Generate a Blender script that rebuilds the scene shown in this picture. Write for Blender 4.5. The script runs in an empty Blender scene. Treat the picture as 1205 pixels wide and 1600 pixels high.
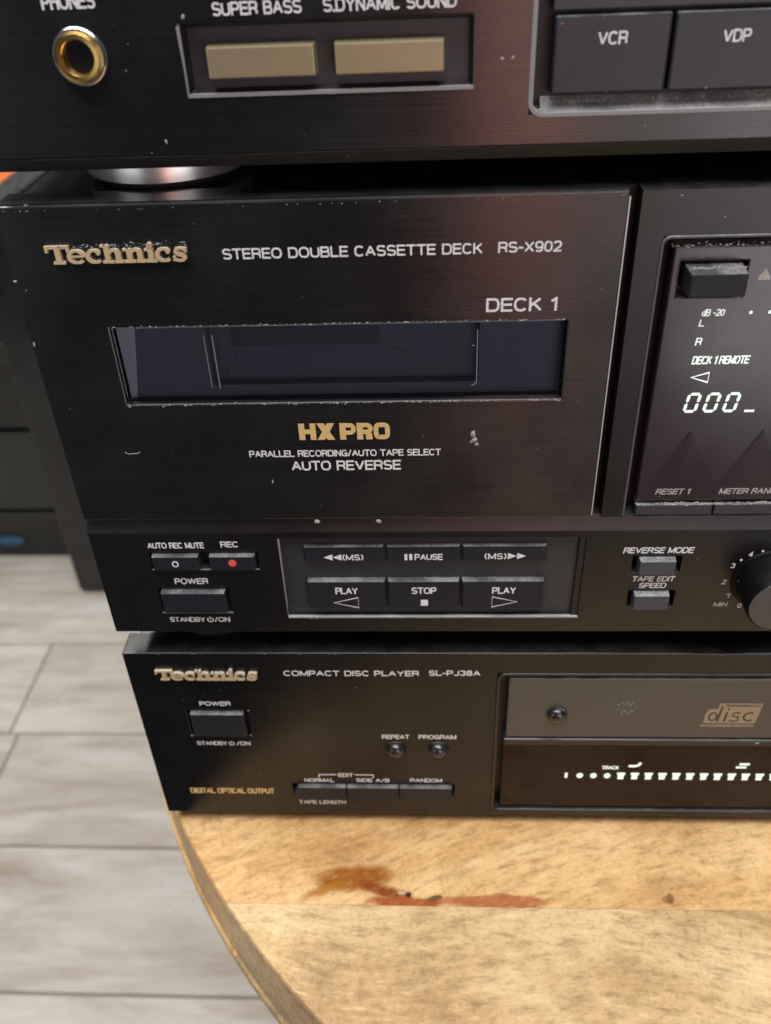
import bpy, math, random
from mathutils import Vector, Matrix
random.seed(7)
S = 0.001                      # all builder numbers are millimetres
ZC = 860.0                     # camera height above the floor; panel heights below are measured from it
sc = bpy.context.scene
col = sc.collection

# ------------------------------------------------------------------ camera
cd_ = bpy.data.cameras.new('camera')
cam = bpy.data.objects.new('camera', cd_); col.objects.link(cam)
right = Vector((0.99856839, 0.03811514, -0.03752868))
down = Vector((-0.00771117, -0.59169724, -0.80612339))
fwd = Vector((-0.05293112, 0.80525872, -0.59055625))
m = Matrix.Identity(4)
for i in range(3):
    m[i][0] = right[i]; m[i][1] = -down[i]; m[i][2] = -fwd[i]
m[0][3], m[1][3], m[2][3] = 0, -214 * S, ZC * S
cam.matrix_world = m
cd_.sensor_fit = 'HORIZONTAL'; cd_.sensor_width = 36; cd_.lens = 36 * 1400 / 1205
cd_.clip_start = 0.01; cd_.clip_end = 60
cd_.dof.use_dof = True; cd_.dof.focus_distance = 0.25; cd_.dof.aperture_fstop = 21
sc.camera = cam

# ------------------------------------------------------------------ light
w = bpy.data.worlds.new('World'); sc.world = w; w.use_nodes = True
bg = w.node_tree.nodes['Background']
bg.inputs[0].default_value = (0.80, 0.88, 1.0, 1); bg.inputs[1].default_value = 0.045

def area(name, loc, target, sx, sy, power, color):
    d = bpy.data.lights.new(name, 'AREA'); d.shape = 'RECTANGLE'; d.size = sx; d.size_y = sy
    d.energy = power; d.color = color
    o = bpy.data.objects.new(name, d); col.objects.link(o)
    o.location = loc
    o.rotation_euler = (Vector(target) - Vector(loc)).to_track_quat('-Z', 'Y').to_euler()
    return o
area('ceiling_daylight', (-0.1, -0.42, 2.5), (0.0, -0.15, 0.5), 2.6, 0.9, 66, (0.98, 0.97, 0.98))
area('left_reflection_lamp', (-1.35, -1.25, 0.75), (-0.1, 0.0, 0.80), 1.1, 1.1, 4.0, (0.92, 0.96, 1.0))  # added unseen lamp, gives the foot and far-left door their reflections
area('door_reflection_lamp', (0.340, -1.30, 0.95), (0.34, 0.0, 0.95), 0.22, 1.1, 1.05, (1.0, 0.90, 0.84))  # added unseen lamp for the grey reflection on the door's right side
area('right_reflection_lamp', (0.74, -1.30, 0.62), (0.10, 0.0, 0.60), 0.58, 1.3, 5.2, (1.0, 0.93, 0.96))  # added unseen lamp, mirrored in the display and right-hand fascias
area('red_reflection_lamp', (0.150, -1.32, 0.95), (0.15, 0.0, 0.95), 0.16, 1.1, 1.75, (1.0, 0.42, 0.34))  # added unseen red lamp for the reddish reflection band
area('floor_fill', (-0.9, 1.1, 2.6), (-0.7, 0.9, 0.0), 1.4, 1.4, 50, (1.0, 0.97, 0.92))  # added overhead fill that brightens the floor at the back
sc.view_settings.view_transform = 'Standard'
sc.view_settings.look = 'None'
sc.view_settings.exposure = 0.0
sc.view_settings.gamma = 1.0
sc.view_settings.use_curve_mapping = False
sc.render.engine = 'CYCLES'
sc.cycles.use_denoising = True
sc.cycles.max_bounces = 8

# ------------------------------------------------------------------ materials
def lin(c):
    return tuple((v / 255 / 12.92) if v / 255 <= 0.04045 else ((v / 255 + 0.055) / 1.055) ** 2.4 for v in c) + (1,)

class N:
    def __init__(s, name):
        s.m = bpy.data.materials.new(name); s.m.use_nodes = True
        s.t = s.m.node_tree; s.p = s.t.nodes['Principled BSDF']; s.out = s.t.nodes['Material Output']
    def n(s, ty, **kw):
        x = s.t.nodes.new(ty)
        for k, v in kw.items(): setattr(x, k, v)
        return x
    def l(s, a, b): s.t.links.new(a, b)
    def mapping(s, scale, coord='Object', rot=(0, 0, 0)):
        tc = s.n('ShaderNodeTexCoord'); mp = s.n('ShaderNodeMapping')
        mp.inputs['Scale'].default_value = scale; mp.inputs['Rotation'].default_value = rot
        s.l(tc.outputs[coord], mp.inputs[0]); return mp.outputs[0]
    def noise(s, vec, scale, detail=3, rough=0.5, dist=0.0):
        x = s.n('ShaderNodeTexNoise'); x.inputs['Scale'].default_value = scale
        x.inputs['Detail'].default_value = detail; x.inputs['Roughness'].default_value = rough
        x.inputs['Distortion'].default_value = dist
        s.l(vec, x.inputs['Vector']); return x.outputs['Fac']
    def ramp(s, fac, stops):
        x = s.n('ShaderNodeValToRGB'); e = x.color_ramp.elements
        while len(e) > 1: e.remove(e[-1])
        e[0].position, e[0].color = stops[0]
        for p, c in stops[1:]:
            k = e.new(p); k.color = c
        s.l(fac, x.inputs[0]); return x.outputs[0]
    def rng(s, fac, a, b, c=0., d=1.):
        x = s.n('ShaderNodeMapRange'); x.inputs[1].default_value = a; x.inputs[2].default_value = b
        x.inputs[3].default_value = c; x.inputs[4].default_value = d
        s.l(fac, x.inputs[0]); return x.outputs[0]
    def math(s, op, a, b=None):
        x = s.n('ShaderNodeMath', operation=op)
        for i, v in enumerate((a, b)):
            if v is None: continue
            if isinstance(v, (int, float)): x.inputs[i].default_value = v
            else: s.l(v, x.inputs[i])
        return x.outputs[0]
    def mix(s, fac, a, b, blend='MIX'):
        x = s.n('ShaderNodeMix', data_type='RGBA', blend_type=blend)
        for i, v in ((0, fac), (6, a), (7, b)):
            if isinstance(v, (int, float)): x.inputs[i].default_value = v
            elif isinstance(v, tuple): x.inputs[i].default_value = v
            else: s.l(v, x.inputs[i])
        return x.outputs[2]
    def bump(s, h, strength, dist):
        x = s.n('ShaderNodeBump'); x.inputs['Strength'].default_value = strength
        x.inputs['Distance'].default_value = dist
        s.l(h, x.inputs['Height']); return x.outputs[0]

def black(name, base, rough, dust=0.6, brushed=False, spec=0.5, aniso=0.0, grain=0.0, metal=0.0, speck=0.77):
    """black anodised metal / plastic with settled dust on upward faces and rare specks"""
    k = N(name); p = k.p
    p.inputs['Roughness'].default_value = rough; p.inputs['Specular IOR Level'].default_value = spec
    p.inputs['Metallic'].default_value = metal
    g = k.n('ShaderNodeNewGeometry'); sep = k.n('ShaderNodeSeparateXYZ'); k.l(g.outputs['True Normal'], sep.inputs[0])
    up = k.rng(sep.outputs[2], 0.55, 0.95)
    vec = k.mapping((1, 1, 1))
    n1 = k.rng(k.noise(vec, 1600, 3, 0.6), 0.15, 0.75)
    n2 = k.rng(k.noise(vec, 140, 2), 0.35, 0.65)
    du = k.math('MULTIPLY', k.math('MULTIPLY', up, n1), k.math('MULTIPLY', k.math('ADD', n2, 0.35), dust))
    sp = k.math('MULTIPLY', k.rng(k.noise(vec, 520, 2, 0.5), speck, speck + 0.03), 0.45)
    haze = k.math('MULTIPLY', k.rng(k.noise(vec, 26, 3, 0.6), 0.45, 0.8), 0.006)
    f = k.math('MAXIMUM', k.math('MAXIMUM', du, sp), haze); cl = k.n('ShaderNodeClamp'); k.l(f, cl.inputs[0]); f = cl.outputs[0]
    k.l(k.mix(f, base + (1,), (0.50, 0.50, 0.47, 1)), p.inputs['Base Color'])
    rr = k.math('ADD', k.math('MULTIPLY', k.noise(vec, 45, 4, 0.6), 0.2), rough - 0.10)
    if brushed:
        bv = k.mapping((14, 14, 2600))
        bn = k.noise(bv, 1.0, 2, 0.6)
        bv2 = k.mapping((60, 60, 5200)); bn2 = k.noise(bv2, 1.0, 1)
        h = k.math('ADD', bn, k.math('MULTIPLY', bn2, 0.6))
        k.l(k.bump(h, 0.35, 0.00006), p.inputs['Normal'])
        p.inputs['Anisotropic'].default_value = aniso
        cr = k.n('ShaderNodeVectorMath', operation='CROSS_PRODUCT'); cr.inputs[1].default_value = (1, 0, 0)
        k.l(g.outputs['True Normal'], cr.inputs[0]); k.l(cr.outputs[0], p.inputs['Tangent'])
        rr = k.math('ADD', rr, k.math('MULTIPLY', k.math('SUBTRACT', bn, 0.5), 0.16))
    elif grain:
        k.l(k.bump(k.noise(vec, 2600, 2), grain, 0.00008), p.inputs['Normal'])
    k.l(rr, p.inputs['Roughness'])
    return k.m

def flat(name, base, rough=0.5, metal=0.0, spec=0.5, emit=0.0, wear=0.0):
    k = N(name); p = k.p
    p.inputs['Base Color'].default_value = base + (1,)
    p.inputs['Roughness'].default_value = rough; p.inputs['Metallic'].default_value = metal
    p.inputs['Specular IOR Level'].default_value = spec
    if wear:
        vec = k.mapping((1, 1, 1)); f = k.rng(k.noise(vec, 1500, 3), 0.35, 0.62)
        k.l(k.mix(f, tuple(c * (1 - wear) for c in base) + (1,), base + (1,)), p.inputs['Base Color'])
    if emit:
        p.inputs['Emission Color'].default_value = base + (1,); p.inputs['Emission Strength'].default_value = emit
    return k.m

M = {}
M['brushed'] = black('brushed_black_aluminium', (0.0045, 0.0042, 0.0043), 0.28, brushed=True, aniso=0.88, spec=0.9, dust=0.04)
M['cdpanel'] = black('black_painted_panel', (0.005, 0.0046, 0.0043), 0.23, brushed=True, aniso=0.8, spec=0.42, dust=0.03)
M['satin'] = black('satin_black_plastic', (0.006, 0.0056, 0.0052), 0.32, grain=0.25, dust=0.12, spec=0.6)
M['recess'] = black('recess_grey_plastic', (0.030, 0.031, 0.036), 0.42, grain=0.2, dust=1.0)
M['key'] = black('key_plastic', (0.016, 0.0175, 0.023), 0.42, grain=0.25, dust=0.5, spec=0.22)
M['keyblue'] = black('slate_key_plastic', (0.045, 0.052, 0.064), 0.42, grain=0.2, dust=1.0)
M['srckey'] = black('source_key_plastic', (0.020, 0.022, 0.030), 0.36, dust=0.5, spec=0.42)
M['chassis'] = black('gloss_black_lid', (0.010, 0.010, 0.010), 0.14, dust=0.05, spec=0.6, speck=0.76)
M['knob'] = black('knob_black', (0.003, 0.003, 0.003), 0.45, dust=0.02, spec=0.15)
M['dark'] = black('deep_black_plastic', (0.006, 0.006, 0.006), 0.5, dust=0.3)
M['rubber'] = black('black_rubber', (0.010, 0.010, 0.010), 0.7, dust=0.2)
M['tray'] = black('tray_satin_grey', (0.045, 0.044, 0.043), 0.36, grain=0.25, dust=0.6, spec=0.8)
M['display'] = black('smoked_display_plastic', (0.030, 0.019, 0.022), 0.20, dust=0.6, spec=0.9)
M['cddisplay'] = black('smoked_red_display', (0.010, 0.0035, 0.003), 0.14, dust=0.4, spec=0.22)
M['rim'] = black('rim_highlight_plastic', (0.24, 0.24, 0.24), 0.40, dust=1.0)  # edge highlights and some dust put into the pale rim colour
M['rimdim'] = black('slate_rim_plastic', (0.075, 0.08, 0.09), 0.34, dust=1.0)  # slate ledge colour; also holds the bay rim's dimmer painted highlight
M['bare'] = flat('bare_aluminium_edge', (0.55, 0.55, 0.55), 0.35, metal=0.4)
M['print'] = flat('white_print', (0.80, 0.80, 0.80), 0.55, wear=0.25)
M['printdim'] = flat('grey_print', (0.46, 0.45, 0.43), 0.55, wear=0.3)
M['goldprint'] = flat('gold_print', (0.72, 0.50, 0.20), 0.45, wear=0.15)
M['tanprint'] = flat('tan_print', (0.32, 0.26, 0.17), 0.5, wear=0.2)
M['redprint'] = flat('red_print', (0.75, 0.10, 0.06), 0.5)
M['glow'] = flat('display_segment', (0.75, 0.88, 0.80), 0.4, emit=0.55)
M['gold'] = flat('gold_plated_brass', (0.78, 0.50, 0.16), 0.24, metal=1.0)
M['nickel'] = flat('nickel', (0.62, 0.62, 0.64), 0.22, metal=1.0)
M['silver'] = flat('satin_silver', (0.95, 0.94, 0.92), 0.30, metal=0.85)
M['dustmat'] = flat('dust', (0.38, 0.38, 0.36), 0.95, wear=0.4)

def champagne():
    k = N('champagne_button'); p = k.p
    vec = k.mapping((1, 1, 1))
    c = k.mix(k.rng(k.noise(vec, 700, 3), 0.3, 0.7), (0.335, 0.285, 0.165, 1), (0.35, 0.30, 0.185, 1))
    k.l(c, p.inputs['Base Color']); p.inputs['Metallic'].default_value = 0.55
    p.inputs['Roughness'].default_value = 0.42
    return k.m
M['champagne'] = champagne()

def emblem():
    k = N('gold_emblem'); p = k.p
    g = k.n('ShaderNodeNewGeometry'); sep = k.n('ShaderNodeSeparateXYZ'); k.l(g.outputs['True Normal'], sep.inputs[0])
    up = k.rng(sep.outputs[2], 0.2, 0.7); vec = k.mapping((1, 1, 1))
    f = k.math('MULTIPLY', up, k.rng(k.noise(vec, 900, 4, 0.7), 0.3, 0.6))
    k.l(k.mix(f, (0.74, 0.56, 0.30, 1), (0.42, 0.43, 0.42, 1)), p.inputs['Base Color'])
    k.l(k.rng(f, 0, 1, 0.35, 0.9), p.inputs['Roughness']); k.l(k.rng(f, 0, 1, 0.35, 0.0), p.inputs['Metallic'])
    return k.m
M['emblem'] = emblem()

def pane(name, tint):
    k = N(name); k.t.nodes.remove(k.p)
    tr = k.n('ShaderNodeBsdfTransparent'); tr.inputs[0].default_value = tint
    gl = k.n('ShaderNodeBsdfGlossy'); gl.inputs['Roughness'].default_value = 0.08
    fr = k.n('ShaderNodeFresnel'); fr.inputs[0].default_value = 1.4
    mx = k.n('ShaderNodeMixShader'); k.l(fr.outputs[0], mx.inputs[0]); k.l(tr.outputs[0], mx.inputs[1]); k.l(gl.outputs[0], mx.inputs[2])
    k.l(mx.outputs[0], k.out.inputs[0]); return k.m
M['pane'] = pane('smoked_pane', (0.80, 0.82, 0.86, 1))
M['well'] = black('cassette_well_plastic', (0.125, 0.142, 0.170), 0.40, dust=0.4)
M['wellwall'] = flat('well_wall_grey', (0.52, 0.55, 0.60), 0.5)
M['welldim'] = black('cassette_holder_plastic', (0.075, 0.085, 0.105), 0.4, dust=0.4)
M['gloss'] = black('gloss_black_button', (0.012, 0.012, 0.013), 0.16, dust=0.1, spec=0.7)
M['smudge'] = flat('grey_smudge', (0.21, 0.21, 0.22), 0.8)
M['moulding'] = flat('clear_moulding', (0.20, 0.20, 0.23), 0.3)
M['welldark'] = black('cassette_well_dark', (0.115, 0.132, 0.158), 0.40, dust=0.5)

def wood(name, c1, c2, c3, scars, turn):
    k = N(name); p = k.p
    vec = k.mapping((1, 1, 1))
    tv = k.mapping((1, 1, 1), rot=(0, 0, turn))
    warp = k.n('ShaderNodeTexNoise'); warp.inputs['Scale'].default_value = 5; k.l(vec, warp.inputs['Vector'])
    add = k.n('ShaderNodeVectorMath', operation='MULTIPLY_ADD')
    k.l(warp.outputs['Color'], add.inputs[0]); add.inputs[1].default_value = (0.03, 0.05, 0.0); k.l(tv, add.inputs[2])
    mp = k.n('ShaderNodeMapping'); mp.inputs['Scale'].default_value = (5, 42, 30); k.l(add.outputs[0], mp.inputs[0])
    broad = k.noise(mp.outputs[0], 1.0, 4, 0.55)
    mp2 = k.n('ShaderNodeMapping'); mp2.inputs['Scale'].default_value = (95, 330, 300); k.l(add.outputs[0], mp2.inputs[0])
    fleck = k.noise(mp2.outputs[0], 1.0, 3, 0.7)
    mp3 = k.n('ShaderNodeMapping'); mp3.inputs['Scale'].default_value = (420, 900, 900); k.l(add.outputs[0], mp3.inputs[0])
    pore = k.noise(mp3.outputs[0], 1.0, 2, 0.6)
    c = k.ramp(broad, [(0.28, c1 + (1,)), (0.5, c2 + (1,)), (0.72, c3 + (1,))])
    blot = k.noise(tv, 19, 4, 0.65)
    c = k.mix(k.rng(blot, 0.50, 0.34, 0, 0.5), c, tuple(min(1, v * 1.12) for v in c3) + (1,))
    c = k.mix(k.rng(blot, 0.50, 0.70, 0, 0.55), c, tuple(v * 0.62 for v in c1) + (1,))
    fine = k.noise(tv, 420, 3, 0.75)
    c = k.mix(k.math('MULTIPLY', k.rng(fine, 0.50, 0.66, 0, 0.55), k.rng(blot, 0.35, 0.6, 0.35, 1.0)), c, tuple(v * 0.55 for v in c1) + (1,))
    c = k.mix(k.rng(fleck, 0.50, 0.70, 0, 0.6), c, tuple(v * 0.5 for v in c1) + (1,))
    c = k.mix(k.rng(fleck, 0.46, 0.30, 0, 0.35), c, tuple(min(1, v * 1.25) for v in c3) + (1,))
    c = k.mix(k.rng(pore, 0.58, 0.72, 0, 0.35), c, tuple(v * 0.42 for v in c1) + (1,))
    if scars:
        sep = k.n('ShaderNodeSeparateXYZ')
        w2 = k.n('ShaderNodeTexNoise'); w2.inputs['Scale'].default_value = 120; w2.inputs['Detail'].default_value = 3; k.l(vec, w2.inputs['Vector'])
        ad2 = k.n('ShaderNodeVectorMath', operation='MULTIPLY_ADD'); k.l(w2.outputs['Color'], ad2.inputs[0])
        ad2.inputs[1].default_value = (0.008, 0.004, 0); k.l(vec, ad2.inputs[2]); k.l(ad2.outputs[0], sep.inputs[0])
        X, Y = sep.outputs[0], sep.outputs[1]
        def ell(cx, cy, rx, ry, soft, slope=0.0):
            yy = k.math('ADD', Y, k.math('MULTIPLY', k.math('SUBTRACT', X, cx), -slope)) if slope else Y
            dx = k.math('DIVIDE', k.math('SUBTRACT', X, cx), rx); dy = k.math('DIVIDE', k.math('SUBTRACT', yy, cy), ry)
            r = k.math('ADD', k.math('MULTIPLY', dx, dx), k.math('MULTIPLY', dy, dy))
            return k.rng(r, 1.0, 1.0 - soft)
        grain_f = k.math('MULTIPLY', k.rng(fleck, 0.32, 0.55, 0.82, 1.0), k.rng(k.noise(vec, 200, 3, 0.7), 0.3, 0.5, 0.82, 1.0)); allf = None
        for cx, cy, rx, ry, soft, slope, colr, amt in scars:
            f = k.math('MULTIPLY', k.math('MULTIPLY', ell(cx, cy, rx, ry, soft, slope), grain_f), amt)
            c = k.mix(f, c, colr + (1,)); allf = f if allf is None else k.math('MAXIMUM', allf, f)
    k.l(c, p.inputs['Base Color'])
    p.inputs['Roughness'].default_value = 0.5; p.inputs['Specular IOR Level'].default_value = 0.35
    if scars: k.l(k.rng(allf, 0, 1, 0.5, 0.22), p.inputs['Roughness'])
    k.l(k.bump(k.math('ADD', fleck, k.math('MULTIPLY', pore, 0.6)), 0.25, 0.0004), p.inputs['Normal'])
    return k.m
SC = [(-0.027, -0.0222, 0.0165, 0.0058, 0.65, 0.05, (0.28, 0.080, 0.005), 1.0),
      (-0.038, -0.0272, 0.010, 0.0024, 0.9, 0.45, (0.36, 0.14, 0.015), 0.85),
      (-0.016, -0.0272, 0.012, 0.0034, 0.8, -0.32, (0.22, 0.050, 0.006), 1.0),
      (-0.007, -0.0320, 0.016, 0.0028, 0.5, 0.0, (0.33, 0.075, 0.018), 1.0),
      (0.026, -0.0310, 0.022, 0.0032, 0.5, 0.02, (0.36, 0.095, 0.025), 0.88),
      (0.004, -0.0300, 0.0045, 0.0012, 0.6, 0.0, (0.10, 0.05, 0.015), 0.9),
      (-0.0072, -0.0292, 0.0022, 0.0013, 0.6, 0.0, (0.05, 0.022, 0.008), 1.0),
      (-0.0095, -0.0285, 0.0012, 0.0009, 0.6, 0.0, (0.50, 0.40, 0.28), 0.9),
      (0.089, -0.0290, 0.0022, 0.0026, 0.7, 0.0, (0.16, 0.075, 0.03), 0.9)]
M['wood1'] = wood('mango_wood_amber', (0.50, 0.265, 0.090), (0.66, 0.40, 0.165), (0.76, 0.53, 0.26), SC, -0.30)
M['wood2'] = wood('mango_wood_pale', (0.44, 0.270, 0.115), (0.60, 0.410, 0.195), (0.71, 0.530, 0.290), [], 0.12)
M['wooddark'] = flat('dark_steel_leg', (0.03, 0.03, 0.03), 0.5)

def tile():
    k = N('wood_look_tile'); p = k.p
    vec = k.mapping((1, 1, 1)); oi = k.n('ShaderNodeObjectInfo')
    off = k.n('ShaderNodeVectorMath', operation='MULTIPLY_ADD')
    cb = k.n('ShaderNodeCombineXYZ'); k.l(oi.outputs['Random'], cb.inputs[0]); k.l(oi.outputs['Random'], cb.inputs[1])
    k.l(cb.outputs[0], off.inputs[0]); off.inputs[1].default_value = (9, 5, 0); k.l(vec, off.inputs[2])
    mp = k.n('ShaderNodeMapping'); mp.inputs['Scale'].default_value = (5, 26, 1); k.l(off.outputs[0], mp.inputs[0])
    a = k.noise(mp.outputs[0], 1.0, 5, 0.6, 0.4)
    b = k.noise(mp.outputs[0], 2.3, 5, 0.7)
    c = k.ramp(a, [(0.28, (0.26, 0.215, 0.165, 1)), (0.45, (0.37, 0.335, 0.285, 1)), (0.64, (0.48, 0.455, 0.41, 1))])
    c = k.mix(k.rng(b, 0.50, 0.70, 0, 0.55), c, (0.285, 0.205, 0.14, 1))
    b2 = k.noise(off.outputs[0], 7, 4, 0.6)
    c = k.mix(k.rng(b2, 0.5, 0.72, 0, 0.5), c, (0.49, 0.46, 0.41, 1))
    t = k.rng(oi.outputs['Random'], 0, 1, 0.88, 1.08)
    mul = k.n('ShaderNodeVectorMath', operation='SCALE'); k.l(c, mul.inputs[0]); k.l(t, mul.inputs['Scale'])
    k.l(mul.outputs[0], p.inputs['Base Color']); p.inputs['Roughness'].default_value = 0.55
    k.l(k.bump(a, 0.2, 0.001), p.inputs['Normal'])
    return k.m
M['tile'] = tile()
M['grout'] = flat('grout', (0.225, 0.185, 0.14), 0.9)
M['cab'] = black('black_lacquer', (0.010, 0.010, 0.010), 0.25, dust=0.2)
M['cabgrey'] = flat('grey_green_reflection', (0.017, 0.020, 0.017), 0.35)  # grey-green reflections on black gloss painted into the base colour
M['blueled'] = flat('blue_indicator', (0.02, 0.08, 0.14), 0.4, emit=0.06)
M['whiteboard'] = flat('white_lacquer', (0.75, 0.76, 0.76), 0.4)
M['orange'] = flat('orange_fabric', (0.62, 0.15, 0.03), 0.8, wear=0.2)

# ------------------------------------------------------------------ mesh helpers
def empty(name, loc, label=None, cat=None, group=None):
    o = bpy.data.objects.new(name, None); col.objects.link(o)
    o.location = (loc[0] * S, loc[1] * S, loc[2] * S); o.empty_display_size = 0.02
    if label: o['label'] = label
    if cat: o['category'] = cat
    if group: o['group'] = group
    o['b'] = loc
    return o
BASE = {}
class MB:
    """collects shapes in millimetres (x right, y away from the camera, z up, z relative to the camera)"""
    def __init__(s): s.v = []; s.f = []
    def add(s, vs, fs):
        k = len(s.v); s.v += [tuple(v) for v in vs]; s.f += [tuple(i + k for i in f) for f in fs]; return s
    def box(s, x0, x1, y0, y1, z0, z1):
        if z0 > z1: z0, z1 = z1, z0
        return s.add([(x0, y0, z0), (x1, y0, z0), (x1, y1, z0), (x0, y1, z0), (x0, y0, z1), (x1, y0, z1), (x1, y1, z1), (x0, y1, z1)],
                     [(0, 3, 2, 1), (4, 5, 6, 7), (0, 1, 5, 4), (1, 2, 6, 5), (2, 3, 7, 6), (3, 0, 4, 7)])
    def key(s, x0, x1, z0, z1, yb, yf, inset=0.4):
        """button: front face at yf slightly smaller than its back at yb"""
        if z0 > z1: z0, z1 = z1, z0
        i = inset
        return s.add([(x0, yb, z0), (x1, yb, z0), (x1, yb, z1), (x0, yb, z1), (x0 + i, yf, z0 + i), (x1 - i, yf, z0 + i), (x1 - i, yf, z1 - i), (x0 + i, yf, z1 - i)],
                     [(0, 3, 2, 1), (4, 5, 6, 7), (0, 1, 5, 4), (1, 2, 6, 5), (2, 3, 7, 6), (3, 0, 4, 7)])
    def prism(s, poly, y0, y1):
        n = len(poly)
        vs = [(x, y0, z) for x, z in poly] + [(x, y1, z) for x, z in poly]
        fs = [tuple(range(n)), tuple(range(2 * n - 1, n - 1, -1))] + [(i, i + n, (i + 1) % n + n, (i + 1) % n) for i in range(n)]
        return s.add(vs, fs)
    def ribbon(s, pts, wid, y0, y1, closed=False):
        n = len(pts); L = []; Rr = []
        ws = wid if isinstance(wid, (list, tuple)) else [wid] * n
        for i in range(n):
            if closed: a, b = pts[i - 1], pts[(i + 1) % n]
            else: a, b = pts[max(0, i - 1)], pts[min(n - 1, i + 1)]
            tx, tz = b[0] - a[0], b[1] - a[1]; ll = math.hypot(tx, tz) or 1; nx, nz = -tz / ll, tx / ll
            h = ws[i] / 2
            L.append((pts[i][0] + nx * h, pts[i][1] + nz * h)); Rr.append((pts[i][0] - nx * h, pts[i][1] - nz * h))
        vs = [(x, y0, z) for x, z in L] + [(x, y0, z) for x, z in Rr] + [(x, y1, z) for x, z in L] + [(x, y1, z) for x, z in Rr]
        fs = []
        for i in range(n if closed else n - 1):
            j = (i + 1) % n
            fs += [(i, n + i, n + j, j), (2 * n + i, 2 * n + j, 3 * n + j, 3 * n + i), (i, j, 2 * n + j, 2 * n + i), (n + i, 3 * n + i, 3 * n + j, n + j)]
        if not closed: fs += [(0, 2 * n, 3 * n, n), (n - 1, 2 * n - 1, 4 * n - 1, 3 * n - 1)]
        return s.add(vs, fs)
    def lathe(s, cx, cz, prof, axis='y', n=40, cy=0, caps=True):
        """profile of (radius, height): axis y -> turned about the panel normal, axis z -> about the vertical"""
        vs = []; fs = []
        for r, h in prof:
            for i in range(n):
                a = 2 * math.pi * i / n
                vs.append((cx + r * math.cos(a), h, cz + r * math.sin(a)) if axis == 'y' else (cx + r * math.cos(a), cy + r * math.sin(a), h))
        for k in range(len(prof) - 1):
            for i in range(n):
                j = (i + 1) % n
                fs.append((k * n + i, k * n + j, (k + 1) * n + j, (k + 1) * n + i))
        if caps and prof[0][0] > 1e-4: fs.append(tuple(range(n - 1, -1, -1)))
        if caps and prof[-1][0] > 1e-4: fs.append(tuple((len(prof) - 1) * n + i for i in range(n)))
        return s.add(vs, fs)
    def plate(s, x0, x1, z0, z1, yf, yb, holes):
        """front plate with rectangular openings: (x0, x1, z0, z1, depth, slope)"""
        if z0 > z1: z0, z1 = z1, z0
        H = [(min(a, b), max(a, b), min(c, d), max(c, d), dp, sl) for a, b, c, d, dp, sl in holes]
        xs = sorted(set([x0, x1] + [v for h in H for v in h[:2]])); zs = sorted(set([z0, z1] + [v for h in H for v in h[2:4]]))
        xs = [x for x in xs if x0 <= x <= x1]; zs = [z for z in zs if z0 <= z <= z1]
        idx = {}
        def V(x, y, z):
            q = (round(x, 4), round(y, 4), round(z, 4))
            if q not in idx: idx[q] = len(s.v); s.v.append(q)
            return idx[q]
        for i in range(len(xs) - 1):
            for j in range(len(zs) - 1):
                mx, mz = (xs[i] + xs[i + 1]) / 2, (zs[j] + zs[j + 1]) / 2
                if any(h[0] < mx < h[1] and h[2] < mz < h[3] for h in H): continue
                s.f.append((V(xs[i], yf, zs[j]), V(xs[i + 1], yf, zs[j]), V(xs[i + 1], yf, zs[j + 1]), V(xs[i], yf, zs[j + 1])))
        def wall(ax, fixed, a, b, yback, off, arr):
            seg = [v for v in arr if a - 1e-6 <= v <= b + 1e-6]
            for q in range(len(seg) - 1):
                if ax == 'x': s.f.append((V(fixed, yf, seg[q]), V(fixed, yf, seg[q + 1]), V(fixed + off, yback, seg[q + 1]), V(fixed + off, yback, seg[q])))
                else: s.f.append((V(seg[q], yf, fixed), V(seg[q + 1], yf, fixed), V(seg[q + 1], yback, fixed + off), V(seg[q], yback, fixed + off)))
        for h in H:
            d, sl = h[4], h[5]
            hx = [v for v in xs if h[0] <= v <= h[1]]; hz = [v for v in zs if h[2] <= v <= h[3]]
            A = [(h[0], h[2]), (h[1], h[2]), (h[1], h[3]), (h[0], h[3])]; Bk = [(h[0] + sl, h[2] + sl), (h[1] - sl, h[2] + sl), (h[1] - sl, h[3] - sl), (h[0] + sl, h[3] - sl)]
            rings = [[(x, h[2]) for x in hx], [(h[1], z) for z in hz], [(x, h[3]) for x in reversed(hx)], [(h[0], z) for z in reversed(hz)]]
            for q, r in enumerate(rings):
                c0, c1 = Bk[q], Bk[(q + 1) % 4]
                for t in range(len(r) - 1):
                    def bk(pt):
                        ff = (pt[0] - r[0][0] + pt[1] - r[0][1]) / ((r[-1][0] - r[0][0] + r[-1][1] - r[0][1]) or 1)
                        return (c0[0] + (c1[0] - c0[0]) * ff, c0[1] + (c1[1] - c0[1]) * ff)
                    b0, b1 = bk(r[t]), bk(r[t + 1])
                    s.f.append((V(r[t][0], yf, r[t][1]), V(b0[0], yf + d, b0[1]), V(b1[0], yf + d, b1[1]), V(r[t + 1][0], yf, r[t + 1][1])))
        wall('x', x0, z0, z1, yb, 0, zs); wall('x', x1, z0, z1, yb, 0, zs); wall('z', z0, x0, x1, yb, 0, xs); wall('z', z1, x0, x1, yb, 0, xs)
        return s
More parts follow.
